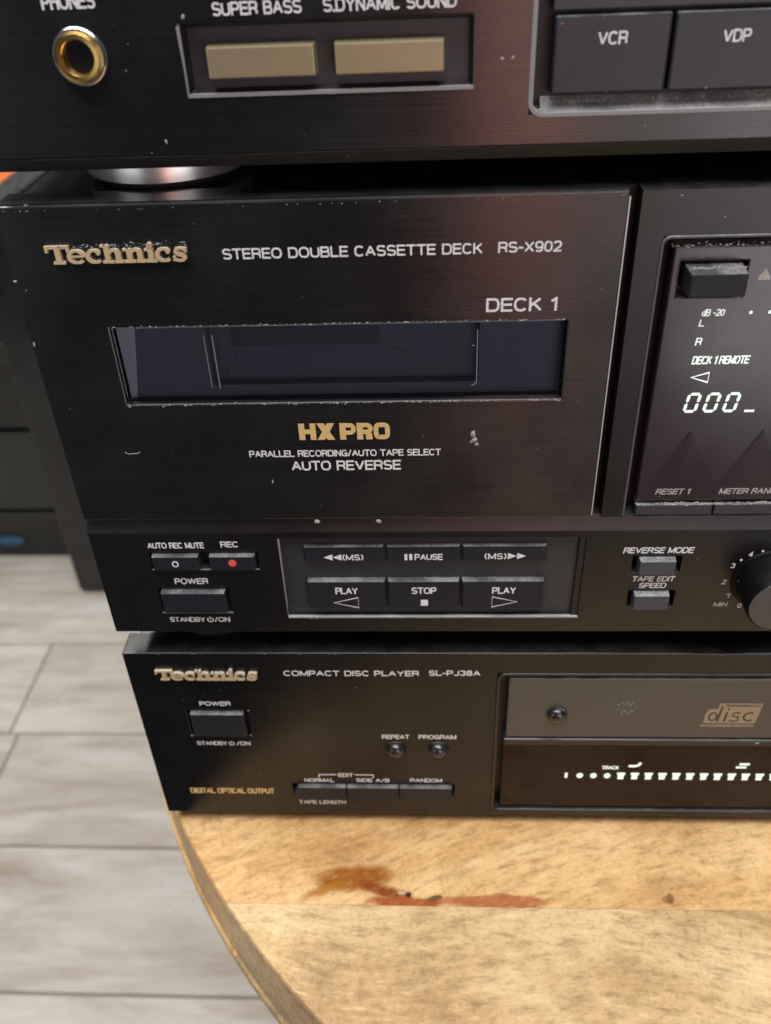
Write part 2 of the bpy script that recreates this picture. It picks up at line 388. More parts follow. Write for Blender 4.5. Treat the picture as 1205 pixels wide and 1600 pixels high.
    def build(s, name, mat, parent, bevel=0.0, smooth=False, label=None, kind=None, seg=2):
        root = parent
        while root.parent: root = root.parent
        b = root['b']
        me = bpy.data.meshes.new(name)
        me.from_pydata([((x - b[0]) * S, (y - b[1]) * S, (z + ZC - b[2]) * S) for x, y, z in s.v], [], s.f)
        me.validate(); me.update()
        import bmesh
        bm = bmesh.new(); bm.from_mesh(me); bmesh.ops.recalc_face_normals(bm, faces=bm.faces); bm.to_mesh(me); bm.free()
        if smooth:
            for p in me.polygons: p.use_smooth = True
        me.materials.append(M[mat] if isinstance(mat, str) else mat)
        o = bpy.data.objects.new(name, me); col.objects.link(o); o.parent = parent
        if bevel:
            md = o.modifiers.new('edge', 'BEVEL'); md.width = bevel * S; md.segments = seg; md.limit_method = 'ANGLE'; md.angle_limit = math.radians(35)
        if smooth:
            try:
                me.set_sharp_from_angle(angle=math.radians(38))
            except Exception: pass
        if label: o['label'] = label
        if kind: o['kind'] = kind
        return o


# ------------------------------------------------------------------ printed lettering: a drawn extended sans
def _arc(cx, cz, rx, rz, a0, a1, n=12, p=2.5):
    out = []
    for i in range(n + 1):
        a = math.radians(a0 + (a1 - a0) * i / n); c, s_ = math.cos(a), math.sin(a)
        out.append((cx + rx * math.copysign(abs(c) ** (2 / p), c), cz + rz * math.copysign(abs(s_) ** (2 / p), s_)))
    return out
def _glyphs():
    G = {}
    G['A'] = (.98, [[(0, 0), (.49, 1)], [(.49, 1), (.98, 0)], [(.19, .34), (.79, .34)]])
    bowl = lambda x, w_, z0, z1: [(x, z1)] + _arc(w_ - .26, (z0 + z1) / 2, .26, (z1 - z0) / 2, 90, -90, 10) + [(x, z0)]
    G['B'] = (.84, [[(0, 0), (0, 1)], bowl(0, .80, .53, 1), bowl(0, .84, 0, .53)])
    G['C'] = (.92, [_arc(.46, .5, .46, .5, 38, 322, 22)])
    G['D'] = (.90, [[(0, 0), (0, 1)], [(0, 1)] + _arc(.48, .5, .42, .5, 90, -90, 14) + [(0, 0)]])
    G['E'] = (.76, [[(0, 0), (0, 1)], [(0, 1), (.76, 1)], [(0, .52), (.70, .52)], [(0, 0), (.76, 0)]])
    G['F'] = (.74, [[(0, 0), (0, 1)], [(0, 1), (.74, 1)], [(0, .5), (.66, .5)]])
    G['G'] = (.94, [_arc(.47, .5, .47, .5, 38, 340, 22), [(.52, .44), (.94, .44)], [(.94, .48), (.94, 0)]])
    G['H'] = (.86, [[(0, 0), (0, 1)], [(.86, 0), (.86, 1)], [(0, .52), (.86, .52)]])
    G['I'] = (.02, [[(0, 0), (0, 1)]])
    G['J'] = (.66, [[(.66, 1)] + _arc(.33, .3, .33, .3, 0, -170, 12)])
    G['K'] = (.86, [[(0, 0), (0, 1)], [(0, .36), (.80, 1)], [(.30, .58), (.86, 0)]])
    G['L'] = (.72, [[(0, 1), (0, 0)], [(0, 0), (.72, 0)]])
    G['M'] = (1.04, [[(0, 0), (0, 1)], [(1.04, 0), (1.04, 1)], [(0, 1), (.52, .05)], [(.52, .05), (1.04, 1)]])
    G['N'] = (.86, [[(0, 0), (0, 1)], [(.86, 0), (.86, 1)], [(0, 1), (.86, 0)]])
    G['O'] = (1.0, [_arc(.5, .5, .5, .5, 0, 360, 28)[:-1] + ['c']])
    G['P'] = (.82, [[(0, 0), (0, 1)], bowl(0, .82, .44, 1)])
    G['R'] = (.86, [[(0, 0), (0, 1)], bowl(0, .84, .48, 1), [(.56, .46), (.78, .34), (.84, 0)]])
    G['S'] = (.84, [_arc(.42, .745, .40, .255, 20, 230, 14) + [(.42, .5)] + _arc(.42, .255, .42, .255, 50, -160, 14)])
    G['T'] = (.86, [[(0, 1), (.86, 1)], [(.43, 1), (.43, 0)]])
    G['U'] = (.86, [[(0, 1)] + _arc(.43, .36, .43, .36, 180, 360, 14) + [(.86, 1)]])
    G['V'] = (.94, [[(0, 1), (.47, 0)], [(.47, 0), (.94, 1)]])
    G['W'] = (1.36, [[(0, 1), (.34, 0)], [(.34, 0), (.68, 1)], [(.68, 1), (1.02, 0)], [(1.02, 0), (1.36, 1)]])
    G['X'] = (.92, [[(0, 0), (.92, 1)], [(0, 1), (.92, 0)]])
    G['Y'] = (.92, [[(0, 1), (.46, .45)], [(.92, 1), (.46, .45)], [(.46, .48), (.46, 0)]])
    G['0'] = (.74, [_arc(.37, .5, .37, .5, 0, 360, 24)[:-1] + ['c']])
    G['1'] = (.30, [[(.30, 0), (.30, 1)], [(.30, .98), (0, .80)]])
    G['2'] = (.74, [_arc(.37, .70, .37, .30, 165, -30, 14) + [(.0, 0)], [(0, 0), (.74, 0)]])
    G['3'] = (.74, [_arc(.37, .75, .35, .25, 160, -80, 12), _arc(.37, .27, .37, .27, 85, -160, 12)])
    G['4'] = (.78, [[(.58, 0), (.58, 1)], [(.58, 1), (0, .28)], [(0, .28), (.78, .28)]])
    G['5'] = (.74, [[(.68, 1), (.10, 1)], [(.10, 1), (.05, .5)], _arc(.36, .32, .38, .32, 130, -155, 14)])
    G['6'] = (.74, [_arc(.37, .31, .37, .31, 0, 360, 18)[:-1] + ['c'], [(.0, .31), (.02, .62)] + _arc(.38, .68, .36, .32, 180, 35, 10)])
    G['8'] = (.76, [_arc(.38, .76, .33, .24, 0, 360, 18)[:-1] + ['c'], _arc(.38, .26, .38, .26, 0, 360, 18)[:-1] + ['c']])
    G['9'] = (.74, [_arc(.37, .69, .37, .31, 0, 360, 18)[:-1] + ['c'], [(.74, .69), (.72, .38)] + _arc(.36, .32, .36, .32, 0, -145, 10)])
    G['-'] = (.38, [[(0, .42), (.38, .42)]])
    G['/'] = (.52, [[(0, -.08), (.52, 1.08)]])
    G['.'] = (.04, [[(0, 0), (.04, 0)]])
    G['('] = (.26, [_arc(.62, .5, .62, .70, 125, 235, 10, 2)])
    G[')'] = (.26, [_arc(-.36, .5, .62, .70, 55, -55, 10, 2)])
    G['d'] = (.64, [[(.64, 0), (.64, 1)], _arc(.32, .34, .32, .34, 0, 360, 18)[:-1] + ['c']])
    return G
GL = _glyphs()
def text(body, x0, x1, zb, cap, y, parent, mat='print', weight=0.17, shear=0.0, name='lettering', gap=0.30, label=None):
    """flat printed lettering set between x0 and x1 on the surface at depth y; weight = stroke / cap height"""
    pen = 0.0; items = []
    for ch in body:
        if ch == ' ': pen += 0.62; continue
        wd, st = GL[ch]
        items.append((pen, wd, st)); pen += wd + gap
    W = pen - gap
    sw = cap * weight; kx = (x1 - x0 - sw - abs(shear) * cap * 0.8) / W; kz = cap - sw
    mb = MB(); c = 0
    for px, wd, st in items:
        for q in st:
            closed = q[-1] == 'c'; pts = q[:-1] if closed else q
            P = []
            for u, v in pts:
                zz = v * kz
                P.append((x0 + sw / 2 + (px + u) * kx + shear * zz, zb + sw / 2 + zz))
            if not closed and len(P) >= 2:      # square caps, so that strokes meet in full corners
                def ext(a, b):
                    d = math.hypot(a[0] - b[0], a[1] - b[1]) or 1; e = sw * 0.45
                    return (a[0] + (a[0] - b[0]) / d * e, a[1] + (a[1] - b[1]) / d * e)
                diag = len(P) == 2 and min(abs(P[0][0] - P[1][0] - shear * (P[0][1] - P[1][1])), abs(P[0][1] - P[1][1])) > 0.15 * cap
                if len(P) == 2 and not diag: P = [ext(P[0], P[1]), ext(P[1], P[0])]
            c += 1
            mb.ribbon(P, sw, y - 0.02 - 0.0035 * (c % 6), y, closed=closed)
    return mb.build(name, mat, parent, label=label)

def dust(parent, spots, name='dust', y=0.0):
    """tiny irregular specks and fibres lying on a surface: (x, z, size, stretch, angle)"""
    mb = MB(); r = random.Random(len(spots) * 13 + 5)
    for q in spots:
        x, z, sz, st, an = q[:5]; yy = q[5] if len(q) > 5 else y
        n = 6; ring = []
        for i in range(n):
            a = 2 * math.pi * i / n; rr = sz * r.uniform(0.55, 1.1) / 2
            u, v = rr * math.cos(a) * st, rr * math.sin(a)
            ring.append((x + u * math.cos(an) - v * math.sin(an), yy - 0.04, z + u * math.sin(an) + v * math.cos(an)))
        ring.append((x, yy - 0.04 - sz * 0.25, z))
        mb.add(ring, [(i, (i + 1) % n, n) for i in range(n)])
    return mb.build(name, 'dustmat', parent, kind='stuff')
def scatter(x0, x1, z0, z1, n, smin=0.07, smax=0.30, seed=1, y=0.0):
    r = random.Random(seed); out = []
    for i in range(n):
        sz = smin + (smax - smin) * r.random() ** 4
        out.append((r.uniform(x0, x1), r.uniform(z0, z1), sz, r.choice([1, 1, 1.3, 2.6]), r.uniform(0, 3.14), y))
    return out
def edge_dust(x0, z0, x1, z1, n, smin=0.08, smax=0.4, wob=0.25, seed=1, y=0.0):
    r = random.Random(seed); out = []
    an = math.atan2(z1 - z0, x1 - x0)
    for i in range(n):
        t = r.random(); sz = smin + (smax - smin) * r.random() ** 2
        out.append((x0 + (x1 - x0) * t + r.gauss(0, wob), z0 + (z1 - z0) * t + r.gauss(0, wob), sz, r.uniform(1, 2.6), an + r.gauss(0, 0.3), y))
    return out

def arc(cx, cz, rx, rz, a0, a1, n=16):
    return [(cx + rx * math.cos(math.radians(a0 + (a1 - a0) * i / n)), cz + rz * math.sin(math.radians(a0 + (a1 - a0) * i / n))) for i in range(n + 1)]

def slab_word(parent, X, Z, W, Hc, y, depth):
    """raised slab-serif emblem lettering, drawn stroke by stroke"""
    kx = W / 36.3; kz = Hc / 4.4
    mb = MB(); cnt = [0]
    def yy():
        cnt[0] += 1; return y - depth - 0.004 * (cnt[0] % 9)
    def rect(x0, x1, z0, z1): mb.prism([(X + x0 * kx, Z + z0 * kz), (X + x1 * kx, Z + z0 * kz), (X + x1 * kx, Z + z1 * kz), (X + x0 * kx, Z + z1 * kz)], yy(), y)
    def rib(pts, ws): mb.ribbon([(X + a * kx, Z + b * kz) for a, b in pts], [q * kz for q in ws] if isinstance(ws, list) else ws * kz, yy(), y)
    def disc(cx, cz, r): mb.prism([(X + (cx + r * math.cos(t * math.pi / 7)) * kx, Z + (cz + r * math.sin(t * math.pi / 7)) * kz) for t in range(14)], yy(), y)
    # T
    rect(0, 6.2, 3.72, 4.4); rect(0, 0.75, 2.85, 3.8); rect(5.45, 6.2, 2.85, 3.8); rect(2.4, 3.85, 0.3, 3.9); rect(1.6, 4.65, 0, 0.62)
    def ring(cx, rx, a0, a1):
        pts = arc(cx, 1.72, rx - 0.5, 1.42, a0, a1, 26)
        ws = [0.50 + 0.58 * abs(math.cos(math.radians(a0 + (a1 - a0) * i / 26))) for i in range(27)]
        rib(pts, ws)
    ring(7.75, 2.35, 0, 318); rect(6.2, 9.6, 1.55, 2.0)                    # e
    ring(12.4, 2.2, 52, 312); disc(13.5, 2.55, 0.58)                       # c
    rect(15.1, 16.45, 0.3, 4.4); rect(14.3, 15.5, 3.85, 4.4); rect(14.35, 17.15, 0, 0.6)   # h
    rib([(16.2, 2.3), (16.8, 2.95), (17.6, 3.15), (18.3, 2.85), (18.5, 2.2), (18.5, 0.4)], [0.5, 0.7, 0.8, 1.1, 1.3, 1.3]); rect(17.4, 19.7, 0, 0.6)
    rect(20.75, 22.1, 0.3, 3.4); rect(19.85, 21.2, 2.85, 3.4); rect(19.95, 22.8, 0, 0.6)    # n
    rib([(21.9, 2.3), (22.5, 2.95), (23.2, 3.15), (23.9, 2.85), (24.1, 2.2), (24.1, 0.4)], [0.5, 0.7, 0.8, 1.1, 1.3, 1.3]); rect(23.05, 25.3, 0, 0.6)
    rect(26.2, 27.55, 0.3, 3.3); rect(25.4, 26.6, 2.75, 3.3); rect(25.45, 28.3, 0, 0.6); disc(26.85, 4.05, 0.72)   # i
    ring(30.2, 2.2, 52, 312); disc(31.3, 2.55, 0.58)                       # c
    rib([(35.75, 2.55), (35.2, 3.1), (34.3, 3.2), (33.4, 2.95), (33.2, 2.45), (33.7, 2.0), (34.6, 1.75), (35.3, 1.4), (35.45, 0.85), (34.9, 0.4), (34.1, 0.28), (33.2, 0.45), (32.8, 0.95)],
        [0.5, 0.6, 0.62, 0.75, 0.95, 1.05, 1.1, 1.05, 0.9, 0.72, 0.62, 0.6, 0.5]); rect(35.45, 36.1, 2.2, 3.3); rect(32.45, 33.1, 0.2, 1.35)
    return mb.build('emblem_lettering', 'emblem', parent)

# ------------------------------------------------------------------ setting: floor
FL = empty('floor', (0, 0, 0)); FL['kind'] = 'structure'
g = MB().box(-2600, 1400, -124, 3620, -ZC - 40, -ZC - 3); base = g.build('grout_bed', 'grout', FL)
proto = MB().box(0, 1198, 0, 154, -ZC - 6, -ZC).build('plank', 'tile', FL, bevel=2.2)
pm = proto.data; first = True
rows = range(-2, 22)
for r in rows:
    y0 = 190 + 156 * r
    if r == 1: off = -514
    else: off = random.Random(r * 7 + 3).uniform(-1100, 0)
    x = off - 2400
    while x < 1300:
        if x + 1197 > -2500:
            if first: o = proto; first = False
            else: o = proto.copy(); col.objects.link(o)
            o.location = (x * S, y0 * S, 0)
        x += 1200

# ------------------------------------------------------------------ table
TZ = -310.0
TB = empty('round_table', (270, 250, 0), 'round pale wooden table carrying the black hi-fi stack', 'table')
TB['b'] = (0, 0, 0); TB.location = (0, 0, 0)
cx, cy, RR, TH = 193.5, 186.0, 350.0, 46.0
edges = [-165, -128, -35, 71, 182, 288, 399, 503, 537]
def board(ya, yb, k):
    ya = max(ya, cy - RR + 0.5); yb = min(yb, cy + RR - 0.5)
    g = 0.05
    ya += g; yb -= g
    n = 22
    Lp = []; Rp = []
    for i in range(n + 1):
        y = ya + (yb - ya) * i / n; h = math.sqrt(max(0, RR * RR - (y - cy) ** 2)); Lp.append((cx - h, y)); Rp.append((cx + h, y))
    poly = Lp + Rp[::-1]; nn = len(poly)
    mb = MB(); lv = []
    for sc_, z in ((1.2, TZ), (2.2, TZ - 1.2), (2.4, TZ - 5), (2.6, TZ - TH + 9), (4.4, TZ - TH + 7), (4.4, TZ - TH + 2), (2.5, TZ - TH)):
        lv.append([(cx + (x - cx) * (1 + (sc_ - 2.2) / RR), y + (0 if True else 0), z) for x, y in poly])
    vs = [v for l in lv for v in l]; fs = [tuple(range(nn)), tuple((len(lv) - 1) * nn + i for i in range(nn - 1, -1, -1))]
    for q in range(len(lv) - 1):
        for i in range(nn):
            j = (i + 1) % nn; fs.append((q * nn + i, q * nn + j, (q + 1) * nn + j, (q + 1) * nn + i))
    mb.add(vs, fs)
    return mb.build('board', 'wood1' if k % 2 == 0 else 'wood2', TB)
for k in range(len(edges) - 1): board(edges[k], edges[k + 1], k)
for dx, dy in ((-190, -130), (190, -130), (-190, 130), (190, 130)):
    mb = MB(); x, y = cx + dx, cy + dy
    mb.lathe(x, 0, [(11, TZ - TH), (11, -ZC)], axis='z', n=20, cy=y); mb.build('leg', 'wooddark', TB, smooth=True)

# ------------------------------------------------------------------ shared pieces
def foot(parent, x, y, ztop, zbot, r, metal):
    mb = MB()
    if metal:
        mb.lathe(x, 0, [(r - 1.0, ztop), (r, ztop - 0.6), (r, zbot + 2.0), (r - 0.8, zbot + 1.4), (r - 3, zbot + 1.4)], axis='z', n=72, cy=y)
        f = mb.build('foot', 'silver', parent, smooth=True, label='round silver foot')
        MB().lathe(x, 0, [(r - 3.2, zbot + 1.6), (r - 3.2, zbot)], axis='z', n=48, cy=y).build('rubber_pad', 'rubber', f)
    else:
        mb.lathe(x, 0, [(r - 1, ztop), (r, ztop - 1), (r - 1.5, zbot + 0.6), (r - 2.5, zbot)], axis='z', n=48, cy=y)
        mb.build('foot', 'rubber', parent, smooth=True)
def chassis(parent, x0, x1, y0, y1, z0, z1): return MB().box(x0, x1, y0, y1, z0, z1).build('chassis', 'chassis', parent, bevel=0.8)

XL, XR = -106.0, 324.0
# ------------------------------------------------------------------ compact disc player (bottom)
CD = empty('disc_player', (109, 150, ZC + TZ), 'lowest black hi-fi unit with round buttons and disc tray, on the table', 'disc player')
chassis(CD, -103, 321, 10, 285, -216.4, -299)
for fx, fy in ((-72, 40), (290, 40), (-72, 250), (290, 250)): foot(CD, fx, fy, -299, TZ, 20, False)
CT, CB = -215.9, -304.5
OPX = 300.0
MB().plate(-106.5, XR, CT, CB, 0, 10, [(21.6, OPX, -225.4, -301.2, 5, 0.0), (-88.8, -67.2, -244.4, -258.2, 4, 0), (-54.6, 7.0, -286.0, -293.8, 4, 0)]).build('front_panel', 'cdpanel', CD, bevel=0.5)
MB().box(-106.4, XR - .1, 5.0, 9.9, CT - 1, CB + 1).build('panel_backing', 'dark', CD)
slab_word(CD, -96.3, -228.0, 35.6, 4.6, 0, 1.1)
text('COMPACT DISC PLAYER', -51.8, -5.2, -226.7, 2.6, 0, CD, weight=0.17)
text('SL-PJ38A', -1.9, 15.7, -226.5, 2.6, 0, CD, weight=0.17)
pb = MB().key(-88.2, -67.8, -244.9, -257.7, 4.5, -1.4, 0.5).build('power_button', 'key', CD, bevel=0.5)
text('POWER', -83.6, -72.4, -242.0, 2.2, 0, CD, weight=0.17)
text('STANDBY', -88.0, -76.6, -263.5, 2.1, 0, CD, weight=0.17)
text('/ON', -73.2, -68.0, -263.5, 2.1, 0, CD, weight=0.17)
def power_mark(parent, x, z, r, y=0.0):
    mb = MB(); mb.ribbon(arc(x, z, r, r, 125, 415, 18), r * 0.36, y - 0.05, y); mb.box(x - r * .18, x + r * .18, y - 0.065, y, z - r * .05, z + r * 1.35)
    mb.build('power_symbol', 'print', parent)
power_mark(CD, -75.0, -262.5, 0.95)
text('DIGITAL OPTICAL OUTPUT', -95.2, -62.2, -292.3, 3.2, 0, CD, mat='goldprint', weight=0.17)
for bx, tx0, tx1, s_ in ((-14.3, -19.2, -9.2, 'REPEAT'), (1.3, -5.9, 7.8, 'PROGRAM')):
    b = MB().lathe(bx, -265.0, [(3.3, 0.0), (3.2, -0.9), (2.7, -2.0), (1.8, -2.7), (0.8, -3.0), (0.0, -3.05)], n=32).build('round_button', 'gloss', CD, smooth=True)
    MB().lathe(bx, -265.0, [(4.1, -0.02), (4.0, -0.35), (3.3, -0.05)], caps=False, n=32).build('button_collar', 'dark', CD, smooth=True)
    text(s_, tx0, tx1, -259.5, 2.3, 0, CD, weight=0.17)
xs = [-54.2, -33.9, -13.7, 6.6]
for i in range(3):
    x0, x1 = xs[i] + 0.15, xs[i + 1] - 0.15
    if i == 0:
        mb = MB(); pl = [(x0 + 1.6, -286.3), (x1, -286.3), (x1, -293.5), (x0, -293.5), (x0, -289.0)]
        mb.prism([(a, b) for a, b in pl], -1.6, 4.5)
    else: mb = MB().box(x0, x1, -1.6, 4.5, -293.5, -286.3)
    mb.build('edit_button', 'key', CD, bevel=0.35)
text('NORMAL', -49.8, -38.4, -284.8, 2.1, 0, CD, weight=0.17)
text('SIDE A/B', -30.0, -17.3, -284.6, 2.1, 0, CD, weight=0.17)
text('RANDOM', -9.5, 2.7, -284.4, 2.1, 0, CD, weight=0.17)
text('EDIT', -36.7, -31.0, -281.6, 2.1, 0, CD, weight=0.17)
text('TAPE LENGTH', -53.2, -34.8, -298.4, 2.2, 0, CD, weight=0.17)
mb = MB(); mb.box(-44.2, -37.4, -0.04, 0.0, -280.55, -280.1); mb.box(-44.2, -43.8, -0.05, 0, -282.2, -280.15); mb.box(-30.4, -23.2, -0.04, 0, -280.55, -280.1); mb.box(-23.6, -23.2, -0.05, 0, -282.2, -280.15)
mb.build('bracket_line', 'print', CD)
# opening: rim, tray, display
def rim_u(parent, x0, x1, z0, z1, wdt, yf, yb, mat='rim', top=True, r=2.5):
    """rim along the left and bottom (and top) of an opening with rounded corners"""
    pts = []
    if top: pts += [(x1, z1)]
    pts += arc(x0 + r, z1 - r, r, r, 90, 180, 8) + arc(x0 + r, z0 + r, r, r, 180, 270, 8) + [(x1, z0)]
    return MB().ribbon(pts, wdt, yf, yb).build('rim', mat, parent, bevel=0.2)
rim_u(CD, 22.0, OPX, -300.9, -225.8, 1.1, -0.25, 3, mat='satin')
tr = MB().box(25.6, OPX - 3, 0.4, 4.8, -258.6, -228.4).build('disc_tray', 'tray', CD, bevel=0.5)
MB().lathe(43.1, -246.4, [(3.9, 0.38), (3.9, 0.0), (3.4, -0.25), (3.3, -0.9), (2.6, -1.7), (1.5, -2.2), (0.0, -2.35)], n=36).build('eject_button', 'gloss', tr, smooth=True)
# disc emblem on the tray
def disc_logo():
    x0, x1, z0, z1 = 94.3, 112.6, -250.6, -242.0; sh = lambda x, z: x + (z - z0) * 0.10
    mb = MB()
    out = [(94.3, -250.4), (112.2, -250.4), (113.0, -243.0), (113.2, -240.3), (98.6, -240.3), (98.3, -243.2), (95.4, -243.2), (94.5, -245.5)]
    mb.prism(out, 0.30, 0.39); o = mb.build('disc_emblem', 'tanprint', tr)
    MB().box(93.6, 112.0, 0.30, 0.39, -252.3, -251.2).build('emblem_bar', 'tanprint', tr)
    dk = MB()
    def rb(p, wd, k=[0]): k[0] += 1; dk.ribbon(p, wd, 0.25 - 0.004 * k[0], 0.29)
    rb(arc(97.2, -247.0, 1.35, 2.0, 30, 390, 14), 0.55); rb([(99.0, -249.6), (99.7, -241.6)], 0.6)
    rb([(101.3, -249.5), (101.8, -244.6)], 0.6); rb([(101.9, -243.6), (102.0, -242.7)], 0.6)
    rb([(106.3, -245.0), (104.2, -245.0), (103.8, -246.6), (106.0, -247.2), (105.8, -249.2), (103.2, -249.2)], 0.55)
    rb(arc(109.6, -247.0, 1.8, 2.1, 50, 310, 14), 0.6)
    rb([(100.8, -241.5), (112.6, -241.5)], 0.25)
    dk.build('emblem_lines', 'dark', o)
    
disc_logo()
text('DIGITAL AUDIO', 94.2, 111.4, -252.1, 0.8, 0.30, tr, mat='tray', weight=0.17)
text('COMPACT', 100.9, 112.4, -242.6 + 1.25, 0.8, 0.26, tr, mat='tray', weight=0.17)
sm = random.Random(3); ss = []
for i in range(90):
    a = sm.uniform(0, 6.28); rr = 3.6 * math.sqrt(sm.random())
    if 1.0 < rr: ss.append((67 + rr * math.cos(a), -242.8 + rr * math.sin(a) * 1.1, sm.uniform(0.2, 0.7), 1.2, sm.uniform(0, 3), 0.40))
o = dust(tr, ss, 'smudge'); o.data.materials[0] = M['smudge']
MB().box(25.0, OPX - 2, 0.8, 4.8, -300.6, -262.6).build('display_window', 'cddisplay', CD, bevel=0.3)
MB().box(24.8, OPX - 2, -0.2, 4.8, -262.3, -259.2).build('tray_lip', 'satin', CD, bevel=0.6)
for i in range(22):
    x = 49.1 + 5.07 * i
    mb = MB()
    if i == 0: mb.box(x - .5, x + .5, .7, .79, -282, -279.2)
    elif i < 4: mb.prism([(x + 1.25 * math.cos(t * .628), -280.7 + 1.45 * math.sin(t * .628)) for t in range(10)], 0.7, 0.79)
    else:
        mb.prism([(x - 1.1, -282.6), (x + 1.1, -282.6), (x + 1.1, -280.2), (x + 1.5, -280.0), (x + 1.5, -278.9), (x - 1.5, -278.9), (x - 1.5, -280.0), (x - 1.1, -280.2)], 0.7, 0.79)
    mb.build('track_mark', 'glow', CD)
text('TRACK', 61.9, 68.2, -277.0, 2.0, 0.79, CD, mat='glow', weight=0.17)
mb = MB(); mb.ribbon([(71.6, -275.0), (74.2, -275.0), (75.2, -274.4), (75.8, -273.0)], 1.1, 0.7, 0.79); mb.build('play_mark', 'glow', CD)
mb = MB(); mb.ribbon([(110.6, -275.3), (114.4, -275.3)], 1.0, 0.7, 0.79); mb.ribbon([(111.6, -273.5), (115.2, -273.5)], 1.1, 0.7, 0.79); mb.build('mode_mark', 'glow', CD)
sp = scatter(-104, 20, -218, -303, 49, seed=5) + scatter(24, 130, -229, -258, 13, seed=6, y=0.4) + scatter(25, 130, -263, -300, 15, seed=8, y=0.8)
sp += scatter(-92, -62, -229, -266, 27, 0.12, 0.4, seed=9)
sp += edge_dust(22, -225.6, 130, -225.8, 50, seed=12, y=0.0) + [(69.5, -226.0, 1.0, 1.4, 0.3, 0), (115, -260.5, 1.1, 1.8, 0, -0.2)]
sp += edge_dust(-106, CT - .2, 130, CT - .2, 60, 0.08, .3, .15, seed=13) + [(-88.9, -257.5, 0.9, 1, 0.5, -0.6), (-67.0, -257.4, 0.8, 1.2, 0.5, -0.4), (-66.5, -244.5, 0.8, 1.2, 0.5, 0)]
dust(CD, sp)

# ------------------------------------------------------------------ cassette deck (middle)
DK = empty('cassette_deck', (109, 150, ZC - 216.4), 'middle black hi-fi unit with cassette window and transport keys', 'cassette deck')
chassis(DK, -103.4, 321, 10.3, 290, -65.5, -205)
for fx, fy in ((-77, 28), (290, 28), (-77, 250), (290, 250)): foot(DK, fx, fy, -205, -216.4, 21, False)
DT, DB = -64.9, -205.6
# left loading door
door = MB().plate(XL, 46.6, DT, -159.4, 0, 10, [(-84.0, 34.6, -96.8, -119.7, 12, 0)]).build('loading_door', 'brushed', DK, bevel=0.45)
MB().box(46.42, 46.72, -0.03, 0.5, -158.6, -66.2).build('door_edge', 'bare', door)
MB().box(XL + .6, 46.2, 1.0, 9.9, DT, DT + 0.3).build('top_lip', 'chassis', door)
MB().box(46.6, 49.4, 6.0, 10.2, DT - .5, -159.2).build('panel_gap', 'dark', DK)
# cassette window: well, holder, pane, frame lines
well = MB(); well.plate(-83.95, 34.55, -96.85, -119.65, 4.6, 5.6, [(-60.0, 12.6, -99.0, -116.3, 3.2, 0)]).build('cassette_well', 'well', door)
MB().box(-84, 34.6, 7.9, 8.8, -120, -96).build('well_back', 'welldark', door)
MB().prism([(-83.95, -97.0), (-78.6, -97.0), (-82.2, -119.6), (-83.95, -119.6)], 4.2, 4.55).build('well_side_reflection', 'wellwall', door)  # pale wedge: a reflection at the window's left end put into colour
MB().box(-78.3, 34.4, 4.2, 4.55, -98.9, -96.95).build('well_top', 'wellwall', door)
mb = MB(); mb.box(-54, -14, 7.4, 7.8, -106.0, -99.5)
mb.build('cassette_holder', 'welldim', door, bevel=1.0)
mb = MB(); mb.prism([(-58, -116), (-50, -104), (-20, -103), (-4, -110), (4, -116)], 7.66, 7.82); mb.build('tape_guide', 'welldark', door)
pn = MB().box(-83.9, 34.5, 0.9, 1.7, -119.6, -96.9).build('window_pane', 'pane', door)
for rb_, wd_ in (([(-57.6, -99.6), (-57.6, -115.4)], 0.28), ([(-59.8, -99.6), (-59.8, -115.0)], 0.2), ([(11.9, -99.4)] + arc(10.6, -114.2, 1.3, 1.3, 0, -90, 6), 0.26)):
    MB().ribbon(rb_, wd_, 0.82, 0.89).build('pane_moulding', 'moulding', pn)
slab_word(door, -95.4, -79.1, 35.6, 4.6, 0, 0.8)
text('STEREO DOUBLE CASSETTE DECK', -51.4, 12.6, -79.1, 2.75, 0, door, weight=0.17)
text('RS-X902', 16.3, 31.6, -79.0, 2.75, 0, door, weight=0.17)
text('DECK 1', 13.8, 31.6, -94.3, 3.7, 0, door, weight=0.17)
def hx():
    mb = MB(); k = [0]; Z = -131.6; H = 5.3
    def yy(): k[0] += 1; return -0.03 - 0.006 * k[0]
    def R(x0, x1, z0, z1): mb.box(x0, x1, yy(), 0, Z + z0 * H, Z + z1 * H)
    def P(p): mb.prism([(x, Z + z * H) for x, z in p], yy(), 0)
    R(-37.3, -35.6, 0, 1); R(-34.1, -32.5, 0, 1); R(-35.7, -34.0, .36, .64)
    P([(-32.2, 0), (-30.1, 0), (-27.2, 1), (-29.2, 1)]); P([(-32.2, 1), (-30.1, 1), (-27.2, 0), (-29.3, 0)])
    def loop(x0, xr, zlo): mb.ribbon([(x0, Z + H * .87)] + arc(xr - 1.55, Z + H * (.87 + zlo) / 2, .95, H * (.87 - zlo) / 2, 90, -90, 10) + [(x0, Z + H * zlo)], 1.3, yy(), 0)
    R(-25.8, -24.1, 0, 1); loop(-24.4, -21.3, .42)
    R(-21.0, -19.3, 0, 1); loop(-19.6, -16.6, .46); P([(-18.5, 0), (-16.7, 0), (-16.75, .30), (-17.3, .50), (-19.4, .50), (-18.55, .36)])
    mb.ribbon([(-14.9 + 1.0 * 0, Z + .13 * H)] + [] + arc(-13.3, Z + .78 * H, 0.0, 0.0, 0, 0, 1)[:0] +
              arc(-13.2, Z + .38 * H, .75, .25 * H, 270, 360, 5) + arc(-13.2, Z + .62 * H, .75, .25 * H, 0, 90, 5) + arc(-14.9, Z + .62 * H, .75, .25 * H, 90, 180, 5) + arc(-14.9, Z + .38 * H, .75, .25 * H, 180, 270, 5), 1.35, yy(), 0, closed=True)
    return mb
